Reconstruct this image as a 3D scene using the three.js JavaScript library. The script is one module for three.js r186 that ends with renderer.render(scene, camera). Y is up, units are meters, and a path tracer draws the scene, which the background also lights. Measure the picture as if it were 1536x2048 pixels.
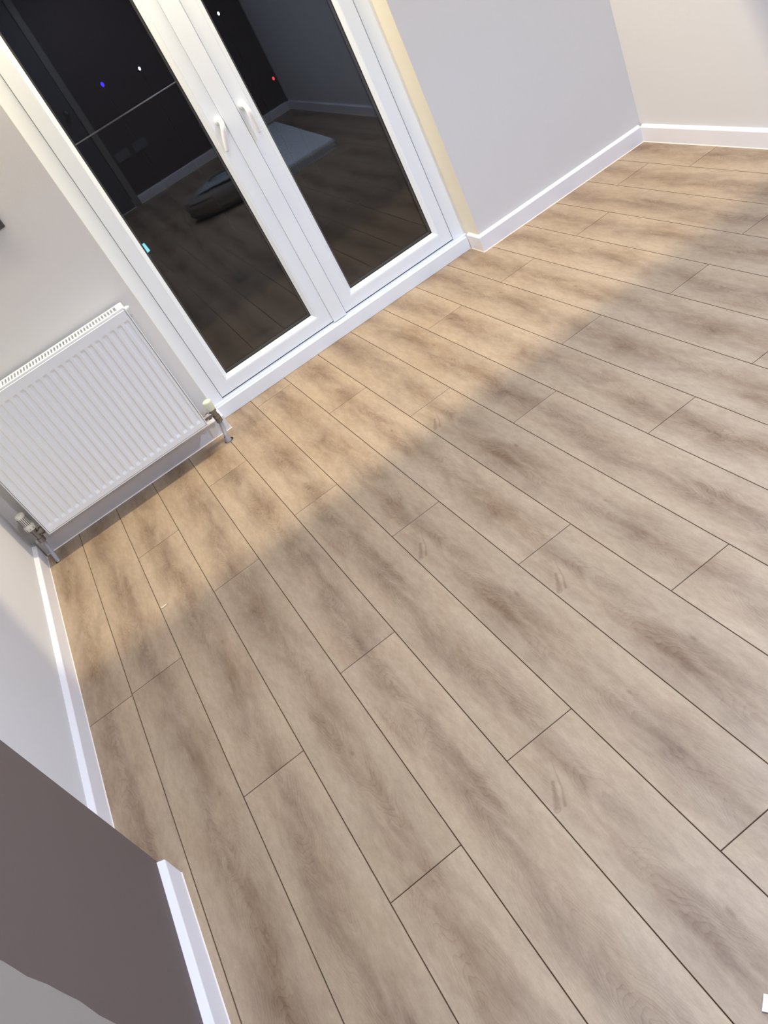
import * as THREE from 'three';
import { RectAreaLightUniformsLib } from 'three/addons/lights/RectAreaLightUniformsLib.js';
import { RoundedBoxGeometry } from 'three/addons/geometries/RoundedBoxGeometry.js';
import { mergeGeometries } from 'three/addons/utils/BufferGeometryUtils.js';
import { createNoise2D } from 'simplex-noise';

// ---------------------------------------------------------------- camera, night sky, lights, exposure
const scene = new THREE.Scene();
scene.background = new THREE.Color().setRGB(0.011, 0.011, 0.014);       // night outside the doors

const camera = new THREE.PerspectiveCamera(2 * Math.atan(1024 / 1646.92) * 180 / Math.PI, 0.75, 0.02, 400);
camera.position.set(0.6307, 1.6050, 3.4592);
camera.quaternion.setFromRotationMatrix(new THREE.Matrix4().makeBasis(
  new THREE.Vector3(0.79399112, -0.4210363, 0.43852769),
  new THREE.Vector3(0.59250464, 0.69740695, -0.40318953),
  new THREE.Vector3(-0.13607483, 0.5799586, 0.80320089)));
scene.add(camera);

const renderer = new THREE.WebGLRenderer({ antialias: true });
renderer.toneMapping = THREE.LinearToneMapping;
renderer.toneMappingExposure = 0.262;
renderer.shadowMap.enabled = true;
RectAreaLightUniformsLib.init();

const COOL = new THREE.Color().setRGB(0.80, 0.98, 1.33), NEUTRAL = new THREE.Color().setRGB(0.95, 0.97, 1.02);       // ceiling downlights
const WARM = new THREE.Color().setRGB(1.0, 0.87, 0.61), WARM_NITS = 2400;   // strip in the pelmet over the doors
const DOWNLIGHTS = [[0.95, 2.2, NEUTRAL, 36], [2.45, 2.2, COOL, 56], [1.7, 4.2, COOL, 46]];   // x, z, colour, candela

// ---------------------------------------------------------------- helpers
function rng(seed) { let s = seed >>> 0; return () => { s = (s + 0x6D2B79F5) >>> 0; let t = s; t = Math.imul(t ^ (t >>> 15), t | 1); t ^= t + Math.imul(t ^ (t >>> 7), t | 61); return ((t ^ (t >>> 14)) >>> 0) / 4294967296; }; }
const lin = (r, g, b) => new THREE.Color().setRGB(r, g, b);
const V3 = (x, y, z) => new THREE.Vector3(x, y, z);
const names = {};
function numbered(n) { if (!(n in names)) { names[n] = 0; return n; } names[n]++; return n + '_' + String(names[n]).padStart(3, '0'); }
function shade(o) { o.traverse(m => { if (m.isMesh) { m.castShadow = true; m.receiveShadow = true; } }); return o; }
function group(name, label, category, extra) { const g = new THREE.Group(); g.name = numbered(name); g.userData = Object.assign({ label, category }, extra || {}); scene.add(g); return g; }
function part(name, geo, mat, parent) { const m = new THREE.Mesh(geo, mat); m.name = name; m.castShadow = m.receiveShadow = true; parent.add(m); return m; }
function single(name, geo, mat, label, category, extra) { const m = new THREE.Mesh(geo, mat); m.name = numbered(name); m.castShadow = m.receiveShadow = true; m.userData = Object.assign({ label, category }, extra || {}); scene.add(m); return m; }
const STRUCT = { kind: 'structure' };
function box(x0, x1, y0, y1, z0, z1, r) {
  const g = r ? new RoundedBoxGeometry(x1 - x0, y1 - y0, z1 - z0, 2, r) : new THREE.BoxGeometry(x1 - x0, y1 - y0, z1 - z0);
  return g.translate((x0 + x1) / 2, (y0 + y1) / 2, (z0 + z1) / 2);
}
function cyl(r0, r1, a, b, seg = 24) {                                  // from a (radius r0) to b (radius r1)
  const d = b.clone().sub(a), g = new THREE.CylinderGeometry(r1, r0, d.length(), seg);
  g.applyQuaternion(new THREE.Quaternion().setFromUnitVectors(V3(0, 1, 0), d.clone().normalize()));
  return g.translate((a.x + b.x) / 2, (a.y + b.y) / 2, (a.z + b.z) / 2);
}
function quadsGeo(rows, closed) {                                       // rows of points -> strip surface, flat along rows
  const pos = [], idx = [];
  for (let i = 0; i + 1 < rows.length; i++) { const A = rows[i], B = rows[i + 1]; const n = A.length;
    for (let j = 0; j + 1 < n; j++) { const k = pos.length / 3; for (const p of [A[j], A[j + 1], B[j + 1], B[j]]) pos.push(...p); idx.push(k, k + 1, k + 2, k, k + 2, k + 3); } }
  const g = new THREE.BufferGeometry(); g.setAttribute('position', new THREE.Float32BufferAttribute(pos, 3)); g.setIndex(idx); g.computeVertexNormals();
  const uv = new Float32Array(pos.length / 3 * 2); for (let i = 0; i < pos.length / 3; i++) { uv[2 * i] = pos[3 * i] + pos[3 * i + 2]; uv[2 * i + 1] = pos[3 * i + 1]; } g.setAttribute('uv', new THREE.BufferAttribute(uv, 2));
  return g;
}
const merge = l => mergeGeometries(l.map(g => { const h = g.index ? g.toNonIndexed() : g; for (const k of Object.keys(h.attributes)) if (!['position', 'normal', 'uv'].includes(k)) h.deleteAttribute(k); return h; }));
// the wall with the doors stands a little askew to the boards: its own frame (x along the wall, z = 0 at the skirting's face)
const SKEW = Math.atan(0.0195), WALLZ = -0.0075;
function onWall(o, x = 0, y = 0, z = 0) {
  const zz = z + WALLZ; o.rotation.y = -SKEW;
  o.position.set(x * Math.cos(SKEW) - zz * Math.sin(SKEW), y, x * Math.sin(SKEW) + zz * Math.cos(SKEW)); return o;
}

// ---------------------------------------------------------------- materials
const wallTex = (() => {                                                // roller stipple of emulsion paint
  const n = createNoise2D(rng(11)), S = 512, d = new Uint8Array(S * S * 4);
  const per = (x, y, f) => { const a = x / S * Math.PI * 2, b = y / S * Math.PI * 2; return n(Math.cos(a) * f + 7 * Math.cos(b) * f, Math.sin(a) * f + 7 * Math.sin(b) * f); };
  for (let y = 0; y < S; y++) for (let x = 0; x < S; x++) { const v = 128 + 70 * n(x * 0.16, y * 0.16) + 40 * n(x * 0.5, y * 0.5); const i = (y * S + x) * 4; d[i] = d[i + 1] = d[i + 2] = Math.max(0, Math.min(255, v)); d[i + 3] = 255; }
  const t = new THREE.DataTexture(d, S, S); t.wrapS = t.wrapT = THREE.RepeatWrapping; t.magFilter = THREE.LinearFilter; t.minFilter = THREE.LinearFilter; t.repeat.set(2.5, 2.5); t.needsUpdate = true; return t;
})();
const paint = (r, g, b, rough = 0.85) => new THREE.MeshStandardMaterial({ color: lin(r, g, b), roughness: rough, bumpMap: wallTex, bumpScale: 0.00025 });
const M = {
  wall: paint(0.68, 0.67, 0.675), wallNear: paint(0.31, 0.285, 0.26), dark: paint(0.128, 0.100, 0.094, 0.7), reveal: paint(0.78, 0.74, 0.64),
  ceiling: paint(0.82, 0.82, 0.81),
  gloss: new THREE.MeshPhysicalMaterial({ color: lin(0.82, 0.81, 0.85), roughness: 0.35 }),
  upvc: new THREE.MeshPhysicalMaterial({ color: lin(0.83, 0.88, 0.955), roughness: 0.32 }),
  handle: new THREE.MeshPhysicalMaterial({ color: lin(0.85, 0.85, 0.88), roughness: 0.25, clearcoat: 0.4 }),
  caulk: new THREE.MeshStandardMaterial({ color: lin(0.86, 0.80, 0.76), roughness: 0.6 }),
  gasket: new THREE.MeshStandardMaterial({ color: lin(0.02, 0.02, 0.022), roughness: 0.7 }),
  spacer: new THREE.MeshStandardMaterial({ color: lin(0.10, 0.10, 0.10), roughness: 0.5, metalness: 0.4 }),
  glass: new THREE.MeshPhysicalMaterial({ color: 0xffffff, roughness: 0.0, transmission: 1, thickness: 0, ior: 1.52 }),
  enamel: new THREE.MeshPhysicalMaterial({ color: lin(0.89, 0.91, 0.93), roughness: 0.38 }),
  fins: new THREE.MeshStandardMaterial({ color: lin(0.30, 0.29, 0.29), roughness: 0.6 }),
  brass: new THREE.MeshStandardMaterial({ color: lin(0.27, 0.26, 0.245), roughness: 0.38, metalness: 0.85 }),
  trv: new THREE.MeshPhysicalMaterial({ color: lin(0.78, 0.76, 0.70), roughness: 0.4 }),
  trvSlot: new THREE.MeshStandardMaterial({ color: lin(0.07, 0.065, 0.06), roughness: 0.7 }),
  cap: new THREE.MeshPhysicalMaterial({ color: lin(0.72, 0.74, 0.60), roughness: 0.45 }),
  pipe: new THREE.MeshStandardMaterial({ color: lin(0.34, 0.34, 0.37), roughness: 0.5 }),
  hole: new THREE.MeshStandardMaterial({ color: lin(0.012, 0.010, 0.009), roughness: 1 }),
  underlay: new THREE.MeshStandardMaterial({ color: lin(0.05, 0.035, 0.025), roughness: 1 }),
  darkPlastic: new THREE.MeshPhysicalMaterial({ color: lin(0.055, 0.05, 0.055), roughness: 0.45 }),
  steel: new THREE.MeshStandardMaterial({ color: lin(0.55, 0.55, 0.56), roughness: 0.22, metalness: 1 }),
  outDark: new THREE.MeshStandardMaterial({ color: lin(0.03, 0.03, 0.032), roughness: 0.9 }),
  chip: new THREE.MeshStandardMaterial({ color: lin(0.80, 0.66, 0.46), roughness: 0.7 }),
  whiteChip: new THREE.MeshPhysicalMaterial({ color: lin(0.92, 0.92, 0.95), roughness: 0.4 }),
  foam: new THREE.MeshStandardMaterial({ color: lin(0.72, 0.76, 0.80), roughness: 0.9 }),
  bag: new THREE.MeshStandardMaterial({ color: lin(0.24, 0.21, 0.19), roughness: 0.8 }),
  film: new THREE.MeshPhysicalMaterial({ color: lin(0.36, 0.40, 0.44), roughness: 0.25 }),
  socket: new THREE.MeshPhysicalMaterial({ color: lin(0.22, 0.22, 0.23), roughness: 0.35 }),
  inDoor: new THREE.MeshPhysicalMaterial({ color: lin(0.17, 0.16, 0.16), roughness: 0.5 }),
};

// ---------------------------------------------------------------- the floor: laminate boards, each one a mesh
const PW = 0.193, PL = 1.38, TW = 2048, TH = 512;
function decorSheet(seed, knotFirst) {                                  // four printed oak decors on one sheet, with their relief
  const col = new Uint8Array(TW * TW * 4), rel = new Uint8Array(TW * TW * 4);
  const sm = (a, b, x) => { const t = Math.min(1, Math.max(0, (x - a) / (b - a))); return t * t * (3 - 2 * t); };
  for (let row = 0; row < 4; row++) {
    const R = rng(seed * 31 + row * 7 + 1), n1 = createNoise2D(R), n2 = createNoise2D(R), n3 = createNoise2D(R), n4 = createNoise2D(R);
    const knots = [];
    const nk = Math.floor(R() * 3);
    for (let k = 0; k < nk; k++) knots.push([0.25 + R() * 1.05, 0.05 + R() * 0.09, 0.0025 + R() * 0.003]);
    const cen = 0.095 + (R() - 0.5) * 0.03, dir = R() < 0.5 ? -1 : 1, fc = 5 + R() * 3;
    const rough = [];
    for (let j = 0; j < TH; j++) {
      const v = j / TH * PW;
      for (let i = 0; i < TW; i++) {
        const u = i / TW * PL;
        const w1 = n1(u * 1.8, v * 8), w2 = n2(u * 5, v * 20);
        const c = cen + 0.016 * n3(u * 1.3, 3.1) + 0.006 * w1;           // heart line of the board
        const q = (v - c) / 0.060;
        const band = Math.exp(-q * q * (1.0 + 0.3 * n4(u * 1.2, 9)));
        const str = 0.66 + 0.34 * n2(u * 1.9, 17);                       // the heart is darker in places
        let t = 0.02 + 0.84 * band * str;
        const cl = n3(u * 3.4 + 0.25 * w2, v * 15 + 0.3 * w1), cl2 = n4(u * 8 + 0.3 * w1, v * 34 + 0.4 * w2);
        t += 0.20 * cl * (0.5 + 0.7 * band) + 0.10 * cl2 * (0.5 + 0.7 * band) + 0.075 * n1(u * 24, v * 70) + 0.055 * n3(u * 80, v * 170) + 0.05 * sm(0.1, 0.5, n2(u * 14, v * 40)) - 0.05 * sm(0.15, 0.5, n4(u * 16 + 3, v * 46));
        // grain: cathedrals in the heart, straight fibre outside
        const fld = dir * u * fc + q * q * 1.5 + 0.45 * w1 + 0.22 * w2 + 0.05 * n2(u * 22, v * 60);
        let kn = 0, swirl = 0;
        for (const k of knots) { const du = (u - k[0]) * 0.5, dv = v - k[1]; const d = Math.sqrt(du * du + dv * dv) / k[2]; kn = Math.max(kn, 0.38 * (1 - sm(0.1, 1.9 + 0.5 * w2, d))); swirl += Math.exp(-d * d / 20) * 1.1 / (0.6 + d * 0.4); }
        if (knotFirst && row === 0) {                                    // the bent knot near the head of this decor
          const seg = (ax, ay, bx, by, r0, r1) => { const x = u - ax, y = v - ay, dx = bx - ax, dy = by - ay, h = Math.min(1, Math.max(0, (x * dx + y * dy) / (dx * dx + dy * dy))); return 1 - sm(0.1, 1.35, Math.hypot(x - h * dx, y - h * dy) / (r0 + (r1 - r0) * h)); };
          const a = seg(0.115, 0.046, 0.168, 0.017, 0.0050, 0.0095), b2 = seg(0.080, 0.072, 0.140, 0.052, 0.0012, 0.0032), b3 = seg(0.140, 0.052, 0.176, 0.032, 0.0032, 0.0050), o = Math.hypot(u - 0.172, v - 0.014) / 0.0065;
          kn = Math.max(kn, 0.50 * a, 0.36 * b2, 0.42 * b3, 0.45 * Math.exp(-Math.pow((o - 1) * 3, 2)));
          const dk = Math.hypot((u - 0.16) * 0.6, v - 0.022) / 0.012; swirl += Math.exp(-dk * dk / 10) * 1.3 / (0.6 + 0.4 * dk);
        }
        const ph = (fld + swirl) * 4.6, fr = ph - Math.floor(ph), amp = (0.30 + 0.70 * band) * sm(-0.55, 0.45, n4(u * 3.5, v * 14));
        const ring = Math.pow(fr, 4) * (1 - sm(0.93, 1, fr)) * amp;       // one steep side: reads as a cut line
        const fib = n2(u * 13, v * 330) * 0.55 + n3(u * 34, v * 900) * 0.45;
        const pore = sm(0.50, 0.9, n4(u * 45, v * 1200)) * sm(-0.3, 0.6, n1(u * 7, v * 40));
        t += 0.30 * ring + 0.085 * fib + 0.11 * pore + kn;
        t = Math.min(1.2, Math.max(-0.15, t));
        // limed light oak -> brown heart
        const hue = 0.5 + 0.5 * n1(u * 1.9 + 5, v * 8);
        const r = 0.395 - 0.205 * t + 0.008 * hue, g = 0.300 - 0.174 * t, b = 0.209 - 0.126 * t - 0.008 * hue;
        const o = ((row * TH + j) * TW + i) * 4, enc = x => Math.max(0, Math.min(255, Math.round(255 * (x <= 0.0031308 ? 12.92 * x : 1.055 * Math.pow(x, 1 / 2.4) - 0.055))));
        col[o] = enc(r); col[o + 1] = enc(g); col[o + 2] = enc(b); col[o + 3] = 255;
        const h = 150 - 110 * ring - 40 * pore + 26 * fib - 30 * kn;
        rel[o] = rel[o + 1] = rel[o + 2] = Math.max(0, Math.min(255, h)); rel[o + 3] = 255;
      }
    }
  }
  const mk = (d, srgb) => { const t = new THREE.DataTexture(d, TW, TW); t.magFilter = THREE.LinearFilter; t.minFilter = THREE.LinearFilter; t.anisotropy = 8; if (srgb) t.colorSpace = THREE.SRGBColorSpace; t.needsUpdate = true; return t; };
  return new THREE.MeshPhysicalMaterial({ map: mk(col, true), bumpMap: mk(rel, false), bumpScale: 0.0004, roughness: 0.46, vertexColors: true });
}
const sheets = [decorSheet(5, true), decorSheet(9, false)];
const XL = -0.178, XR = 3.30, ZF = -0.16, ZN = 5.16;
function plankGeo(x0, x1, z0, z1, zs, row, flip, tone) {                // top, painted V bevels, sides; zs = where the whole board starts
  const G = 0.0004, B = 0.0011, D = 0.0011, H = 0.012;
  const a = [x0 + G, x1 - G, z0 + G, z1 - G], i = [a[0] + B, a[1] - B, a[2] + B, a[3] - B];
  const pos = [], nor = [], uv = [], colr = [], idx = [];
  const U = (x, z) => { let u = (z - zs) / PL, v = (x - Math.floor((x0 + x1) / 2 / PW) * PW) / PW; if (flip) u = 1 - u; return [Math.min(0.999, Math.max(0.001, u)), (row + Math.min(0.992, Math.max(0.008, v))) / 4]; };
  const quad = (p, n, c) => { const k = pos.length / 3; for (const q of p) { pos.push(...q); nor.push(...n); uv.push(...U(q[0], q[2])); colr.push(...c); } idx.push(k, k + 1, k + 2, k, k + 2, k + 3); };
  const T = [tone, tone, tone], E = [0.38, 0.32, 0.28], s = Math.SQRT1_2;
  quad([[i[0], 0, i[3]], [i[1], 0, i[3]], [i[1], 0, i[2]], [i[0], 0, i[2]]], [0, 1, 0], T);
  quad([[a[0], -D, a[3]], [i[0], 0, i[3]], [i[0], 0, i[2]], [a[0], -D, a[2]]], [-s, s, 0], E);
  quad([[i[1], 0, i[3]], [a[1], -D, a[3]], [a[1], -D, a[2]], [i[1], 0, i[2]]], [s, s, 0], E);
  quad([[a[0], -D, a[3]], [a[1], -D, a[3]], [i[1], 0, i[3]], [i[0], 0, i[3]]], [0, s, s], E);
  quad([[i[0], 0, i[2]], [i[1], 0, i[2]], [a[1], -D, a[2]], [a[0], -D, a[2]]], [0, s, -s], E);
  quad([[a[0], -H, a[3]], [a[0], -D, a[3]], [a[0], -D, a[2]], [a[0], -H, a[2]]], [-1, 0, 0], E);
  quad([[a[1], -D, a[3]], [a[1], -H, a[3]], [a[1], -H, a[2]], [a[1], -D, a[2]]], [1, 0, 0], E);
  quad([[a[0], -H, a[3]], [a[1], -H, a[3]], [a[1], -D, a[3]], [a[0], -D, a[3]]], [0, 0, 1], E);
  quad([[a[0], -D, a[2]], [a[1], -D, a[2]], [a[1], -H, a[2]], [a[0], -H, a[2]]], [0, 0, -1], E);
  const g = new THREE.BufferGeometry();
  g.setAttribute('position', new THREE.Float32BufferAttribute(pos, 3)); g.setAttribute('normal', new THREE.Float32BufferAttribute(nor, 3));
  g.setAttribute('uv', new THREE.Float32BufferAttribute(uv, 2)); g.setAttribute('color', new THREE.Float32BufferAttribute(colr, 3)); g.setIndex(idx); return g;
}
{
  const fl = group('floor', 'pale oak-look laminate floor of long boards with dark joints', 'floor', STRUCT);
  part('underlay', box(XL - 0.02, XR + 0.02, -0.05, -0.0125, ZF - 0.05, ZN + 0.02), M.underlay, fl);
  // where the end joint of each strip lies, read off the photograph strip by strip
  const joint = [1.216, 1.210, 0.499, 1.012, 0.352, 0.922, -0.008, 0.445, 0.842, 1.271, 0.344, 1.059, 0.381, 1.211, 0.438, 1.183, 0.272, 0.529];
  const knotty = { 5: 2.294, 6: 1.373, 7: 1.814, 8: 0.842 };
  const R = rng(77); let last = -1; const used = {};
  for (let k = 0; k < 18; k++) {
    const x0 = k === 0 ? XL : (k - 1) * PW, x1 = k === 17 ? XR : k * PW;
    for (let z = joint[k] - 3 * PL; z < ZN; z += PL) {
      const z0 = Math.max(z, ZF), z1 = Math.min(z + PL, ZN); if (z1 - z0 < 0.02) continue;
      const isK = knotty[k] !== undefined && Math.abs(knotty[k] - z) < 0.05;
      let d = isK ? 0 : 1 + Math.floor(R() * 7); if (d === last && d) d = 1 + d % 7; last = d;
      const flip = isK ? false : R() < 0.5;
      const m = part('plank', plankGeo(x0, x1, z0, z1, z, d % 4, flip, 0.95 + R() * 0.09), sheets[d >> 2], fl);
      m.receiveShadow = true;
    }
  }
}

// ---------------------------------------------------------------- walls, ceiling
const CEIL = 2.4, OX0 = 0.798, OX1 = 2.288, OH = 2.10;
{
  const s = new THREE.Shape([[-0.45, -0.1], [OX0, -0.1], [OX0, OH], [OX1, OH], [OX1, -0.1], [3.6, -0.1], [3.6, CEIL], [-0.45, CEIL]].map(p => new THREE.Vector2(...p)));
  const g = new THREE.ExtrudeGeometry(s, { depth: 0.26, bevelEnabled: false }).translate(0, 0, -0.278);
  const w = onWall(single('wall_far', g, M.wall, 'grey painted wall holding the double glazed doors', 'wall', STRUCT));
  part('reveal', box(OX1 - 0.003, OX1, 0.0, OH, -0.16, -0.0185), M.reveal, w);
  part('reveal', box(OX0, OX0 + 0.003, 0.0, OH, -0.16, -0.0185), M.reveal, w);
}
single('wall_left', box(-0.43, -0.183, -0.1, CEIL, -0.3, 1.945), M.wall, 'pale side wall beside the radiator corner', 'wall', STRUCT);
single('wall_right', box(3.275, 3.52, -0.1, CEIL, -0.3, ZN + 0.25), M.wall, 'cream side wall at the upper right', 'wall', STRUCT);
{ // the wall that juts out on the near left: dark paint up to a hand-cut line, lighter beyond
  const zc = y => 2.508 + 0.004 * Math.sin(y * 9.1) + 0.0025 * Math.sin(y * 31 + 1) + 0.0015 * Math.sin(y * 73);
  const line = []; for (let i = 0; i <= 100; i++) { const y = -0.1 + i * (CEIL + 0.1) / 100; line.push([zc(y), y]); }
  const ext = pts => { const g = new THREE.ExtrudeGeometry(new THREE.Shape(pts.map(p => new THREE.Vector2(-p[0], p[1]))), { depth: 0.3885, bevelEnabled: false }); g.rotateY(Math.PI / 2); return g.translate(-0.43, 0, 0); };
  single('wall_pier', ext([[1.945, -0.1], ...line, [1.945, CEIL]]), M.dark, 'dark mauve brown wall jutting out at the lower left', 'wall', STRUCT);
  single('wall_side', ext([...line, [ZN + 0.2, CEIL], [ZN + 0.2, -0.1]]), M.wallNear, 'lighter taupe stretch of wall beyond the dark brown paint', 'wall', STRUCT);
}
single('wall_near', box(-0.45, 3.55, -0.1, CEIL, ZN, ZN + 0.2), M.dark, 'dark mauve brown wall across the room mirrored in the dark glass', 'wall', STRUCT);
single('ceiling', box(-0.5, 3.6, CEIL, CEIL + 0.15, -0.4, ZN + 0.2), M.ceiling, 'white ceiling above the room', 'ceiling', STRUCT);

// ---------------------------------------------------------------- skirting boards
const SK = [[0, 0.0005], [0, 0.0705], [-0.0006, 0.0722], [-0.0022, 0.0737], [-0.0165, 0.0805], [-0.018, 0.081]];   // [out from the face, up]
const CK = [[0.0022, 0.0], [0.0008, 0.0016], [0, 0.003]];
function skirt(path, prof) {                                            // path in plan: [x, z] with the outward side on the left hand
  const n = path.length, rows = prof.map(() => []);
  const off = path.map((p, i) => {
    const dirs = []; if (i > 0) dirs.push([p[0] - path[i - 1][0], p[1] - path[i - 1][1]]); if (i < n - 1) dirs.push([path[i + 1][0] - p[0], path[i + 1][1] - p[1]]);
    const ns = dirs.map(d => { const l = Math.hypot(...d); return [d[1] / l, -d[0] / l]; });
    if (ns.length === 1) return ns[0]; const s = [ns[0][0] + ns[1][0], ns[0][1] + ns[1][1]], k = 2 / (s[0] * s[0] + s[1] * s[1]); return [s[0] * k, s[1] * k];
  });
  prof.forEach((q, j) => path.forEach((p, i) => rows[j].push([p[0] + off[i][0] * q[0], q[1], p[1] + off[i][1] * q[0]])));
  const g = quadsGeo(rows), caps = [];
  for (const e of [0, n - 1]) { const c = prof.map((q, j) => rows[j][e]); const last = c[c.length - 1]; caps.push(quadsGeo([c, c.map(p => [last[0], p[1], last[2]])])); }
  return merge([g, ...caps]);
}
function board(name, path, label, wall) {
  const b = group(name, label, 'baseboard', STRUCT); part('board', skirt(path, SK), M.gloss, b); part('sealant', skirt(path, CK), M.caulk, b); if (wall) onWall(b); return b;
}
M.gloss.side = THREE.DoubleSide; M.caulk.side = THREE.DoubleSide;
// outward side: walking direction d, outward = (dz, -dx); the far wall is walked from right to left
board('baseboard_far_left', [[OX0 + 0.018, -0.119], [OX0 + 0.018, 0], [-0.162, 0]], 'white skirting board under the radiator', true);
board('baseboard_far_right', [[3.262, 0], [OX1 - 0.018, 0], [OX1 - 0.018, -0.119]], 'white skirting board right of the doors turning into the recess', true);
board('baseboard_left', [[-0.165, 0.005], [-0.165, 1.945]], 'white skirting board along the pale left wall', false);
board('baseboard_pier', [[-0.0235, 1.951], [-0.0235, ZN - 0.02]], 'white skirting board at the foot of the dark brown wall', false);
board('baseboard_right', [[3.257, ZN - 0.018], [3.257, 0.055]], 'white skirting board along the cream right wall', false);
board('baseboard_near', [[-0.02, ZN - 0.018], [3.257, ZN - 0.018]], 'white skirting board on the wall across the room', false);

// ---------------------------------------------------------------- the double doors (wall frame)
const ZS = -0.145;                                                      // face of the sashes
function ring(x0, x1, y0, y1, prof, mat, parent, labels) {              // mitred profile frame, four members
  const at = (q, k) => { const [i, z] = q; return [[x0 + i, y0 + i], [x1 - i, y0 + i], [x1 - i, y1 - i], [x0 + i, y1 - i]][k].concat(z); };
  const out = [];
  ['rail', 'stile', 'rail', 'stile'].forEach((n, k) => { const rows = [k, (k + 1) % 4].map(c => prof.map(q => at(q, c))); out.push(part(labels ? labels[k % 2] : n, quadsGeo(rows.reverse()), mat, parent)); });
  return out;
}
M.upvc.side = THREE.DoubleSide;
const SASH = [[0, -0.185], [0, ZS - 0.0012], [0.0012, ZS], [0.0545, ZS], [0.0555, ZS - 0.0012], [0.0565, ZS - 0.0004], [0.0590, ZS - 0.0006], [0.0635, ZS - 0.0030], [0.0745, ZS - 0.0150], [0.0770, ZS - 0.0165], [0.0775, ZS - 0.019]];
{
  const FX0 = 0.800, FX1 = 2.286, FT = 2.098;
  const f = onWall(group('door_frame', 'white plastic outer frame around the two glazed doors', 'door frame', STRUCT));
  part('jamb', box(FX0, 0.8655, 0.0, FT, -0.215, -0.150, 0.0015), M.upvc, f);
  part('jamb', box(2.2125, FX1, 0.0, FT, -0.215, -0.150, 0.0015), M.upvc, f);
  part('head', box(0.8655, 2.2125, FT - 0.066, FT, -0.215, -0.150, 0.0015), M.upvc, f);
  part('threshold', box(0.8655, 2.2125, 0.0, 0.0770, -0.215, -0.1485, 0.0015), M.upvc, f);
  part('sill_step', box(FX0 + 0.004, FX1 - 0.004, 0.0, 0.0715, -0.1485, -0.1345, 0.002), M.upvc, f);
  part('fascia', box(0.8165, 2.2695, 0.0005, 0.0630, -0.1345, -0.1195, 0.0015), M.upvc, f);
  part('gasket', merge([box(0.8655, 0.8690, 0.077, 2.03, -0.200, -0.158), box(2.2075, 2.2125, 0.077, 2.03, -0.200, -0.153), box(0.869, 2.2075, 0.0770, 0.0845, -0.200, -0.1515)]), M.gasket, f);
}
function leaf(x0, x1, label) {
  const y0 = 0.0832, y1 = 2.028, W = 0.0775;
  const d = onWall(group('door', label, 'door', STRUCT), (x0 + x1) / 2, y0, 0);
  const h = (x1 - x0) / 2, H = y1 - y0;
  ring(-h, h, 0, H, SASH, M.upvc, d);
  part('back_panel', merge([box(-h + 0.001, -h + W - 0.004, 0.001, H - 0.001, -0.205, -0.186), box(h - W + 0.004, h - 0.001, 0.001, H - 0.001, -0.205, -0.186), box(-h + W, h - W, 0.001, W - 0.004, -0.205, -0.186), box(-h + W, h - W, H - W + 0.004, H - 0.001, -0.205, -0.186)]), M.upvc, d);
  const gx = h - W, g0 = W, g1 = H - W;
  const gk = (i, z0, z1) => merge([box(-gx - 0.002, -gx + i, g0 - 0.002, g1 + 0.002, z0, z1), box(gx - i, gx + 0.002, g0 - 0.002, g1 + 0.002, z0, z1), box(-gx + i, gx - i, g0 - 0.002, g0 + i, z0, z1), box(-gx + i, gx - i, g1 - i, g1 + 0.002, z0, z1)]);
  part('glazing_gasket', gk(0.0022, ZS - 0.0215, ZS - 0.0185), M.gasket, d);
  part('spacer_bar', gk(0.0075, ZS - 0.037, ZS - 0.024), M.spacer, d);
  const pane = z => part('pane', new THREE.PlaneGeometry(2 * gx + 0.004, g1 - g0 + 0.004).translate(0, (g0 + g1) / 2, z), M.glass, d);
  pane(ZS - 0.0225); pane(ZS - 0.0385);
  return d;
}
function handle(d, x, y, turn) {                                        // lever handle: rose, neck and hanging lever
  const r = part('handle_plate', new THREE.LatheGeometry([[0, 0.0115], [0.0125, 0.0112], [0.0150, 0.0098], [0.0160, 0.006], [0.0160, 0.0]].map(q => new THREE.Vector2(...q)).reverse(), 32).rotateX(Math.PI / 2).translate(x, y, ZS), M.handle, d);
  const c = new THREE.CatmullRomCurve3([V3(0, 0, 0.008), V3(0, 0.0, 0.030), V3(0, -0.006, 0.044), V3(0, -0.024, 0.0515), V3(0, -0.052, 0.052), V3(0, -0.085, 0.050), V3(0, -0.114, 0.047)]);
  const N = 40, S = 18, fr = c.computeFrenetFrames(N, false), rows = [];
  for (let i = 0; i <= N; i++) { const t = i / N, p = c.getPointAt(t), tg = c.getTangentAt(t), sx = V3(1, 0, 0), ny = tg.clone().cross(sx).normalize();
    const a = t < 0.3 ? 0.0105 : 0.0105 + 0.0024 * Math.sin((t - 0.3) / 0.7 * Math.PI) - 0.0032 * Math.pow((t - 0.3) / 0.7, 2), b = t < 0.3 ? 0.0105 : 0.0105 - 0.0030 * Math.min(1, (t - 0.3) / 0.35), e = t > 0.965 ? Math.sqrt(Math.max(0.02, 1 - ((t - 0.965) / 0.035) ** 2)) : 1;
    const row = []; for (let k = 0; k <= S; k++) { const w = k / S * Math.PI * 2; row.push(p.clone().addScaledVector(sx, Math.cos(w) * a * e).addScaledVector(ny, Math.sin(w) * b * e).toArray()); } rows.push(row); }
  const g0 = quadsGeo(rows); const g = smooth(g0);
  g.rotateZ(turn); g.translate(x, y, ZS); const L = part('lever', g, M.handle, r); 
  part('neck_ring', new THREE.CylinderGeometry(0.0115, 0.013, 0.008, 24).rotateX(Math.PI / 2).translate(x, y, ZS + 0.0135), M.handle, r);
}
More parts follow.
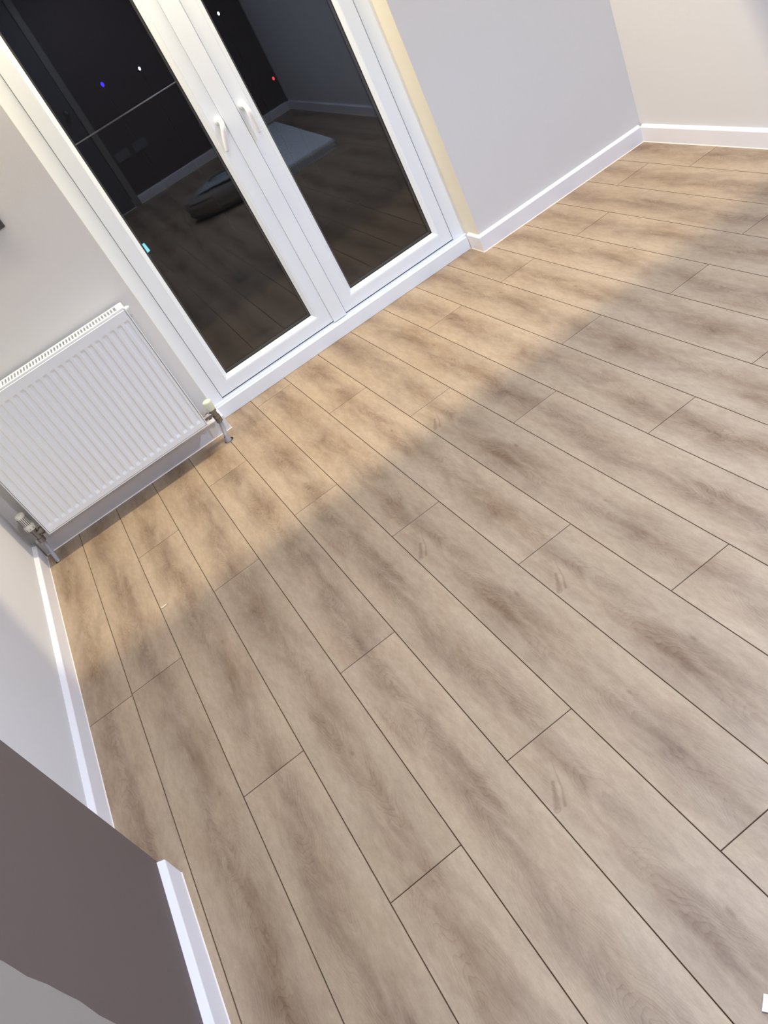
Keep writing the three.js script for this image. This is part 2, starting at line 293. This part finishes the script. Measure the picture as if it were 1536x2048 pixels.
function smooth(g) {                                                    // weld by position so that normals run round
  const p = g.attributes.position, map = new Map(), idx = [], pos = [];
  const old = g.index.array, id = [];
  for (let i = 0; i < p.count; i++) { const k = [p.getX(i), p.getY(i), p.getZ(i)].map(v => Math.round(v * 2e5)).join(','); if (!map.has(k)) { map.set(k, pos.length / 3); pos.push(p.getX(i), p.getY(i), p.getZ(i)); } id.push(map.get(k)); }
  for (const i of old) idx.push(id[i]);
  const o = new THREE.BufferGeometry(); o.setAttribute('position', new THREE.Float32BufferAttribute(pos, 3)); o.setIndex(idx); o.computeVertexNormals(); o.setAttribute('uv', new THREE.BufferAttribute(new Float32Array(pos.length / 3 * 2), 2)); return o;
}
M.handle.side = THREE.DoubleSide;
names.door = 0;                                                         // leaves are door_1 and door_2
{
  const L = leaf(0.8670, 1.4995, 'left glazed white door leaf, the one nearer the radiator'); L.name = 'door_1';
  const cx = (0.8670 + 1.4995) / 2;
  part('meeting_strip', box(1.5000 - cx, 1.5705 - cx, -0.006, 1.95, -0.168, -0.1385, 0.002), M.upvc, L);
  handle(L, 1.481 - cx, 1.062 - 0.0832, -0.36);
  const Rr = leaf(1.5735, 2.2085, 'right glazed white door leaf, the one nearer the cream reveal'); Rr.name = 'door_2';
  handle(Rr, 1.598 - (1.5735 + 2.2085) / 2, 1.064 - 0.0832, 0);
}

// ---------------------------------------------------------------- radiator (wall frame)
{
  const RX0 = -0.070, RX1 = 0.738, RY0 = 0.122, RY1 = 0.724, RZ = 0.110, RB = 0.006;
  const cx = (RX0 + RX1) / 2;
  const r = onWall(group('radiator', 'white fluted panel radiator with a slotted top grille', 'radiator'), cx, RY0, 0);
  const X0 = RX0 - cx, X1 = RX1 - cx, H = RY1 - RY0;
  // pressed front: 23 sunk channels
  const e = 0.0065, fx0 = X0 + e, fx1 = X1 - e, fy0 = 0.0075, fy1 = H - 0.006, pitch = 0.0341, last = 0.7105 - cx, first = last - 22 * pitch, c0 = 0.036, c1 = H - 0.050;
  const xs = [fx0]; for (let i = 0; i < 23; i++) { const c = first + i * pitch; for (const k of [-0.0125, -0.0105, -0.0085, -0.0065, -0.003, 0, 0.003, 0.0065, 0.0085, 0.0105, 0.0125]) xs.push(c + k); } xs.push(fx1);
  const ys = [fy0, c0 - 0.010]; for (let i = 0; i <= 8; i++) ys.push(c0 - 0.008 + i * 0.0022); ys.push(0.2, 0.4); for (let i = 0; i <= 8; i++) ys.push(c1 - 0.0096 + i * 0.0022); ys.push(c1 + 0.010, fy1);
  const st = (a, b, x) => { const t = Math.min(1, Math.max(0, (x - a) / (b - a))); return t * t * (3 - 2 * t); };
  const dep = (x, y) => { let k = Math.round((x - first) / pitch); k = Math.max(0, Math.min(22, k)); const d = Math.abs(x - first - k * pitch); return (1 - st(0.0062, 0.0122, d)) * st(c0 - 0.008, c0 + 0.008, y) * (1 - st(c1 - 0.008, c1 + 0.008, y)); };
  const pos = [], idx = [], uv = [], nx = xs.length;
  for (const y of ys) for (const x of xs) { pos.push(x, y, RZ - 0.0072 * dep(x, y)); uv.push(x, y); }
  for (let j = 0; j + 1 < ys.length; j++) for (let i = 0; i + 1 < nx; i++) { const a = j * nx + i; idx.push(a, a + 1, a + nx + 1, a, a + nx + 1, a + nx); }
  const g = new THREE.BufferGeometry(); g.setAttribute('position', new THREE.Float32BufferAttribute(pos, 3)); g.setAttribute('uv', new THREE.Float32BufferAttribute(uv, 2)); g.setIndex(idx); g.computeVertexNormals();
  const fp = part('front_panel', g, M.enamel, r); M.enamel.side = THREE.DoubleSide;
  part('panel_edge', merge([box(fx0, fx1, fy1 - 0.001, fy1, RZ - 0.009, RZ), box(fx0, fx1, fy0, fy0 + 0.001, RZ - 0.009, RZ), box(fx0, fx0 + 0.001, fy0, fy1, RZ - 0.009, RZ), box(fx1 - 0.001, fx1, fy0, fy1, RZ - 0.009, RZ)]), M.enamel, fp);
  part('back_panel', box(X0 + 0.006, X1 - 0.006, 0.004, H - 0.012, RB, RB + 0.013, 0.004), M.enamel, r);
  part('water_panel', box(X0 + 0.006, X1 - 0.006, 0.004, H - 0.014, RZ - 0.024, RZ - 0.0092, 0.004), M.enamel, r);
  for (const s of [X0, X1 - 0.0042]) part('side_panel', merge([box(s, s + 0.0042, 0.0, H, RB, RZ - 0.0015, 0.0014)]), M.enamel, r);
  part('bottom_lip', box(X0 + 0.0042, X1 - 0.0042, 0.0, 0.0052, RZ - 0.020, RZ - 0.0015, 0.0012), M.enamel, r);
  // top grille: frame and cross bars with two wires
  const gz0 = RB, gz1 = RZ - 0.016, gy0 = H - 0.004, gy1 = H + 0.001, gs = [];
  gs.push(box(X0 + 0.004, X1 - 0.004, gy0, gy1, gz0, gz0 + 0.013), box(X0 + 0.004, X1 - 0.004, gy0, gy1, gz1 - 0.015, gz1));
  gs.push(box(X0 + 0.004, X0 + 0.028, gy0, gy1, gz0 + 0.013, gz1 - 0.015), box(X1 - 0.030, X1 - 0.004, gy0, gy1, gz0 + 0.013, gz1 - 0.015));
  const nb = 54, a0 = X0 + 0.028, a1 = X1 - 0.030, pb = (a1 - a0) / nb;
  for (let i = 1; i < nb; i++) { const x = a0 + i * pb; gs.push(box(x - 0.0028, x + 0.0028, gy0, gy1, gz0 + 0.013, gz1 - 0.015)); }
  for (const t of [0.36, 0.68]) { const z = gz0 + 0.013 + t * (gz1 - gz0 - 0.028); gs.push(box(a0, a1, gy0 - 0.004, gy0 - 0.001, z - 0.0016, z + 0.0016)); }
  part('top_grille', merge(gs), M.enamel, r);
  part('grille_lip', box(X0 + 0.004, X1 - 0.004, H - 0.014, H - 0.004, gz1 - 0.002, gz1), M.enamel, r);
  const fin = []; for (let x = X0 + 0.02; x < X1 - 0.02; x += 0.0165) fin.push(box(x, x + 0.0012, 0.03, H - 0.05, RB + 0.013, RZ - 0.024));
  part('convector_fins', merge(fin), M.fins, r);
  const bv = part('bleed_valve', merge([cyl(0.0085, 0.0085, V3(X1, H - 0.020, 0.052), V3(X1 + 0.011, H - 0.020, 0.052)), cyl(0.0055, 0.0055, V3(X1 + 0.011, H - 0.020, 0.052), V3(X1 + 0.018, H - 0.020, 0.052))]), M.enamel, r);
  part('bleed_key_slot', box(X1 + 0.017, X1 + 0.0185, H - 0.0225, H - 0.0175, 0.0495, 0.0545), M.gasket, bv);
  for (const x of [X0 + 0.13, X1 - 0.13]) part('wall_bracket', box(x - 0.02, x + 0.02, 0.08, H - 0.05, -0.0175, RB + 0.001), M.enamel, r);
}
// valves: left thermostatic, right lockshield; each with its own tail pipe into the floor
function tubeGeo(pts, r, seg = 40) { return new THREE.TubeGeometry(new THREE.CatmullRomCurve3(pts), seg, r, 14, false); }
function hexNut(r, a, b) { return cyl(r, r, a, b, 6); }
{
  const x = -0.1175, z = 0.058;
  const v = onWall(group('thermostatic_valve', 'white ribbed thermostat head on the radiator valve in the corner', 'radiator valve'), x, 0.095, z);
  const L = [[0, 0.156], [0.0170, 0.1555], [0.0198, 0.153], [0.0210, 0.149], [0.0214, 0.097], [0.0238, 0.093], [0.0248, 0.088], [0.0244, 0.076], [0.0205, 0.0715], [0.012, 0.070], [0, 0.070]];
  const hd = part('thermostat_head', new THREE.LatheGeometry(L.map(p => new THREE.Vector2(...p)).reverse(), 40), M.trv, v);
  for (let i = 0; i < 18; i++) { const a = i / 18 * Math.PI * 2; const b = box(-0.0015, 0.0015, 0.102, 0.142, 0.0195, 0.0217).rotateY(a); part('vent_slot', b, M.trvSlot, hd); }
  for (let i = 0; i < 10; i++) { const a = i / 10 * Math.PI * 2; part('setting_mark', box(-0.0009, 0.0009, 0.078, 0.087, 0.0238, 0.0250).rotateY(a), M.trvSlot, hd); }
  part('valve_body', merge([cyl(0.0125, 0.0125, V3(0, 0.02, 0), V3(0, 0.072, 0)), cyl(0.0150, 0.0150, V3(0, 0.060, 0), V3(0, 0.068, 0)), cyl(0.0110, 0.0110, V3(0, 0.043, 0), V3(0.0465, 0.043, 0))]), M.brass, v);
  part('union_nut', hexNut(0.0170, V3(0.018, 0.043, 0), V3(0.033, 0.043, 0)), M.brass, v);
  part('compression_nut', hexNut(0.0170, V3(0, -0.001, 0.0005), V3(0, 0.020, 0)), M.brass, v);
  const p = onWall(group('heating_pipe', 'grey plastic pipe running from the thermostat valve into the floor', 'pipe'), -0.118, 0, 0.108);
  part('pipe', tubeGeo([V3(0.0005, 0.105, -0.050), V3(0.0005, 0.085, -0.049), V3(0, 0.055, -0.036), V3(0, 0.025, -0.012), V3(0, -0.002, 0.002), V3(0, -0.012, 0.005)], 0.0090), M.pipe, p);
  part('pipe_hole', new THREE.CircleGeometry(0.0115, 24).rotateX(-Math.PI / 2).translate(-0.002, 0.0006, 0.003), M.hole, p);
}
{
  const x = 0.789, z = 0.058;
  const v = onWall(group('lockshield_valve', 'radiator valve with a cream cap beside the door sill', 'radiator valve'), x, 0.09, z);
  const L = [[0, 0.109], [0.0150, 0.1085], [0.0195, 0.1050], [0.0208, 0.099], [0.0196, 0.080], [0.0172, 0.064], [0.0162, 0.058], [0, 0.058]];
  const cap = part('cap', new THREE.LatheGeometry(L.map(p => new THREE.Vector2(...p)).reverse(), 36), M.cap, v);
  for (let i = 0; i < 6; i++) { const a = (i + 0.3) / 6 * Math.PI * 2; part('cap_notch', box(-0.0045, 0.0045, 0.072, 0.088, 0.0170, 0.0202).rotateX(-0.06).rotateY(a), M.cap, cap); }
  part('valve_body', merge([cyl(0.0125, 0.0125, V3(0, 0.01, 0), V3(0, 0.061, 0)), cyl(0.0165, 0.0165, V3(0, 0.050, 0), V3(0, 0.060, 0)), cyl(0.0105, 0.0105, V3(0, 0.043, 0), V3(-0.050, 0.043, 0))]), M.brass, v);
  part('union_nut', hexNut(0.0165, V3(-0.036, 0.043, 0), V3(-0.022, 0.043, 0)), M.brass, v);
  part('compression_nut', merge([hexNut(0.0175, V3(0, 0.014, 0), V3(0, 0.028, 0)), hexNut(0.0168, V3(0, -0.006, 0), V3(0, 0.011, 0))]), M.brass, v);
  const p = onWall(group('heating_pipe', 'bent grey pipe dropping from the cream capped valve through the boards', 'pipe'), 0.770, 0, 0.092);
  part('pipe', tubeGeo([V3(0.019, 0.100, -0.034), V3(0.018, 0.080, -0.033), V3(0.011, 0.050, -0.022), V3(0.003, 0.020, -0.004), V3(0.0, -0.004, 0.003), V3(0, -0.014, 0.003)], 0.0090), M.pipe, p);
  part('pipe_sleeve', new THREE.LatheGeometry([[0.0095, 0.026], [0.0115, 0.021], [0.0150, 0.004], [0.0154, 0.0]].map(q => new THREE.Vector2(...q)).reverse(), 28).translate(0, 0, 0.003), M.pipe, p);
  part('pipe_hole', new THREE.CircleGeometry(0.0215, 28).rotateX(-Math.PI / 2).translate(0.003, 0.0006, -0.001), M.hole, p);
}
M.pipe.side = THREE.DoubleSide;

// ---------------------------------------------------------------- small things on the wall and the floor
{
  const s = onWall(group('wall_plate', 'dark grey square plate on the wall above the radiator', 'wall plate'), 0.5165, 1.167, -0.018);
  part('plate', box(-0.0435, 0.0435, 0, 0.087, 0, 0.011, 0.004), M.darkPlastic, s);
  part('rocker', box(-0.016, 0.016, 0.026, 0.061, 0.010, 0.0145, 0.0015), M.darkPlastic, s);
}
{
  const sh = new THREE.Shape([[-0.014, -0.0012], [-0.006, -0.0034], [0.006, -0.0030], [0.0155, -0.0002], [0.005, 0.0022], [-0.008, 0.0020]].map(p => new THREE.Vector2(...p)));
  const g = new THREE.ExtrudeGeometry(sh, { depth: 0.0018, bevelEnabled: true, bevelSize: 0.0004, bevelThickness: 0.0004, bevelSegments: 1 }).rotateX(-Math.PI / 2);
  const c = single('wood_splinter', g, M.chip, 'tiny pale wood splinter lying on the laminate floor', 'wood chip'); c.position.set(0.209, 0.0004, 0.898); c.rotation.y = -0.05; c.rotation.z = 0.04; c.position.y = 0.0010;
}
{
  const g = new THREE.ExtrudeGeometry(new THREE.Shape([[-0.013, -0.0042], [0.013, -0.0048], [0.0125, 0.0045], [-0.0135, 0.0040]].map(p => new THREE.Vector2(...p))), { depth: 0.003, bevelEnabled: true, bevelSize: 0.0006, bevelThickness: 0.0006, bevelSegments: 2 }).rotateX(-Math.PI / 2);
  const c = single('white_chip', g, M.whiteChip, 'small white plastic piece on the floor at the lower right edge', 'plastic piece'); c.position.set(0.834, 0.0006, 2.976); c.rotation.y = 0.62;
}

// ---------------------------------------------------------------- lamps
for (const [i, [x, z, tint, candela]] of DOWNLIGHTS.entries()) {
  const where = ['the one nearer the dark brown wall', 'the one nearer the cream wall', 'the one nearest the inner door'][i];
  const d = group('downlight', 'round white ceiling downlight, ' + where, 'downlight', { group: 'ceiling downlights' }); d.position.set(x, CEIL, z);
  part('bezel', new THREE.LatheGeometry([[0.036, -0.001], [0.037, -0.006], [0.045, -0.0055], [0.047, -0.001], [0.047, 0.0]].map(p => new THREE.Vector2(...p)), 40), M.handle, d);
  part('lens', new THREE.CircleGeometry(0.036, 32).rotateX(Math.PI / 2).translate(0, -0.0015, 0), new THREE.MeshStandardMaterial({ color: 0xffffff, emissive: tint, emissiveIntensity: 12 }), d);
  const l = new THREE.SpotLight(tint, candela, 0, 1.35, 0.55, 2); l.position.set(0, -0.012, 0); l.castShadow = true; l.shadow.radius = 2; l.target.position.set(0, -2, 0); d.add(l); d.add(l.target); l.name = 'lamp';
}
{ // LED strip behind a pelmet along the top of the door wall: lights the floor by the doors down to a straight edge
  const p = onWall(group('pelmet_light', 'white pelmet with a warm light strip along the top of the door wall', 'pelmet light'), 1.545, 2.2, 0);
  part('pelmet_board', box(-1.67, 1.67, 0, 0.1995, 0.134, 0.146, 0.001), M.gloss, p);
  part('mounting_batten', box(-1.67, 1.67, 0.145, 0.1995, 0.066, 0.106, 0.001), M.gloss, p);
  part('light_strip', box(-1.65, 1.65, 0.137, 0.145, 0.078, 0.088), new THREE.MeshStandardMaterial({ color: 0xffffff, emissive: WARM, emissiveIntensity: 12 }), p);
  const l = new THREE.RectAreaLight(WARM, WARM_NITS, 3.3, 0.010); l.position.set(0, 0.1355, 0.083); l.rotation.x = -Math.PI / 2; l.castShadow = true; l.name = 'lamp'; p.add(l);
}

// ---------------------------------------------------------------- outside in the dark
single('balcony_floor', box(-1.5, 4.6, -0.3, -0.10, -1.95, -0.30), M.outDark, 'dark balcony floor outside the glass', 'balcony', STRUCT);
{
  const r = group('balcony_railing', 'thin steel handrail outside behind the left pane', 'railing'); r.position.set(0.3, -0.10, -1.75);
  part('handrail', cyl(0.0105, 0.0105, V3(-1.6, 1.2, 0), V3(1.62, 1.2, 0)), M.steel, r);
  for (const x of [-1.55, -0.45, 1.6]) part('post', cyl(0.012, 0.012, V3(x, 0, 0), V3(x, 1.195, 0), 12), M.outDark, r);
}
function farLamp(name, dx, dy, dist, rad, rgb, power, label) {          // a street or window lamp far off, on its own post
  const x = 0.6307 + dx * dist, y = 1.605 + dy * dist, z = 3.46 - dist, g = group(name, label, 'lamp'); g.position.set(x, -14, z);
  const c = lin(...rgb); part('lamp_head', new THREE.SphereGeometry(rad, 16, 12).scale(1, 1.5, 1).translate(0, y + 14, 0), new THREE.MeshStandardMaterial({ color: 0x000000, emissive: c, emissiveIntensity: power }), g);
  part('post', cyl(rad * 0.3, rad * 0.2, V3(0, 0, 0), V3(0, y + 14 - rad * 1.2, 0), 8), M.outDark, g);
  const l = new THREE.PointLight(c, 0.5, 0, 2); l.position.set(0, y + 14, 0); l.castShadow = true; l.name = 'lamp'; g.add(l);
}
farLamp('street_lamp', 0.1482, -0.0636, 60, 0.095, [0.03, 0.02, 1.0], 9, 'distant blue light seen through the left pane');
farLamp('street_lamp', 0.1907, -0.0690, 60, 0.07, [0.7, 0.85, 1.0], 14, 'distant white light above the handrail in the left pane');
farLamp('street_lamp', 0.2952, -0.0644, 60, 0.07, [0.7, 0.82, 1.0], 14, 'distant white light near the top of the right pane');
farLamp('signal_lamp', 0.3178, -0.1455, 60, 0.07, [1.0, 0.04, 0.05], 8, 'distant red light in the right pane');
{
  const g = group('lit_sign', 'small cyan lit sign low in the left pane by the frame', 'sign'); g.position.set(0.6307 + 0.0895 * 14, -4.5, 3.46 - 14);
  const y = 1.605 - 0.2214 * 14 + 4.5;
  part('sign_face', new RoundedBoxGeometry(0.10, 0.15, 0.03, 2, 0.01).rotateZ(0.1).translate(0, y, 0), new THREE.MeshStandardMaterial({ color: 0x000000, emissive: lin(0.25, 0.85, 1.0), emissiveIntensity: 4 }), g);
  part('post', cyl(0.02, 0.02, V3(0, 0, -0.03), V3(0, y, -0.03), 10), M.outDark, g);
  const l = new THREE.PointLight(lin(0.25, 0.85, 1.0), 0.1, 0, 2); l.position.set(0, y, 0.05); l.castShadow = true; l.name = 'lamp'; g.add(l);
}

// ---------------------------------------------------------------- behind the camera, seen only as reflections in the glass
{
  const g = group('foam_board_stack', 'stack of pale foam underlay boards mirrored in the right pane', 'boards'); g.position.set(2.62, 0, 3.75); g.rotation.y = 0.06;
  for (let i = 0; i < 6; i++) part('board', box(-0.24 + 0.006 * (i % 3), 0.24 + 0.005 * ((i * 2) % 3), 0.001 + i * 0.012, 0.0125 + i * 0.012, -0.92 + 0.01 * (i % 2), 0.90), M.foam, g);
}
{
  const g = group('tool_bag', 'brown tool bag with crumpled clear wrap mirrored in the left pane', 'bag'); g.position.set(1.95, 0, 3.15); g.rotation.y = 0.5;
  const n = createNoise2D(rng(3)); const s = new THREE.SphereGeometry(1, 48, 32), p = s.attributes.position;
  for (let i = 0; i < p.count; i++) { let x = p.getX(i), y = p.getY(i), z = p.getZ(i); const f = v => Math.sign(v) * Math.pow(Math.abs(v), 0.6); const k = 1 + 0.06 * n(x * 3 + 5 * z, y * 3); p.setXYZ(i, f(x) * 0.38 * k, f(y) * 0.095 * (1 + 0.1 * n(x * 4, z * 4)) + 0.097, f(z) * 0.19 * k); }
  for (let i = 0; i < p.count; i++) if (p.getY(i) < 0.002) p.setY(i, 0.002);
  s.computeVertexNormals(); part('bag_body', s, M.bag, g);
  part('handle', tubeGeo([V3(-0.14, 0.165, 0), V3(-0.1, 0.23, 0.02), V3(0.1, 0.23, 0.02), V3(0.14, 0.165, 0)], 0.011), M.bag, g);
  const q = new THREE.PlaneGeometry(0.42, 0.26, 40, 26).rotateX(-Math.PI / 2), qp = q.attributes.position;
  for (let i = 0; i < qp.count; i++) { const x = qp.getX(i), z = qp.getZ(i); qp.setY(i, 0.202 + 0.016 * Math.abs(n(x * 9, z * 9)) - 0.35 * (x * x * 0.5 + z * z)); }
  q.computeVertexNormals(); part('plastic_wrap', q, M.film, g); M.film.side = THREE.DoubleSide;
}
{
  const d = group('door', 'plain dark inner door across the room', 'door', STRUCT); d.name = 'door_3'; d.position.set(1.0, 0, ZN);
  part('door_slab', box(-0.38, 0.38, 0.008, 1.98, -0.02, 0.0, 0.002), M.inDoor, d);
  for (const x of [-0.45, 0.385]) part('architrave', box(x, x + 0.065, 0.0, 2.05, -0.026, 0.0, 0.003), M.wallNear, d);
  part('architrave', box(-0.45, 0.45, 1.985, 2.05, -0.0262, 0.0, 0.003), M.wallNear, d);
  part('door_knob', new THREE.SphereGeometry(0.026, 20, 14).translate(0.31, 1.0, -0.055), M.steel, d);
}
for (const [x, l] of [[1.50, 'grey double socket nearer the inner door'], [1.70, 'grey double socket further from the inner door']]) {
  const s = group('wall_socket', l, 'socket', { group: 'sockets on the wall across the room' }); s.position.set(x + 0.05, 0.41, ZN);
  part('face_plate', box(-0.073, 0.073, 0, 0.086, -0.010, 0, 0.003), M.socket, s);
  for (const k of [-0.035, 0.035]) part('switch', box(k - 0.006, k + 0.006, 0.058, 0.074, -0.013, -0.009, 0.001), M.socket, s);
}
shade(scene);
renderer.render(scene, camera);
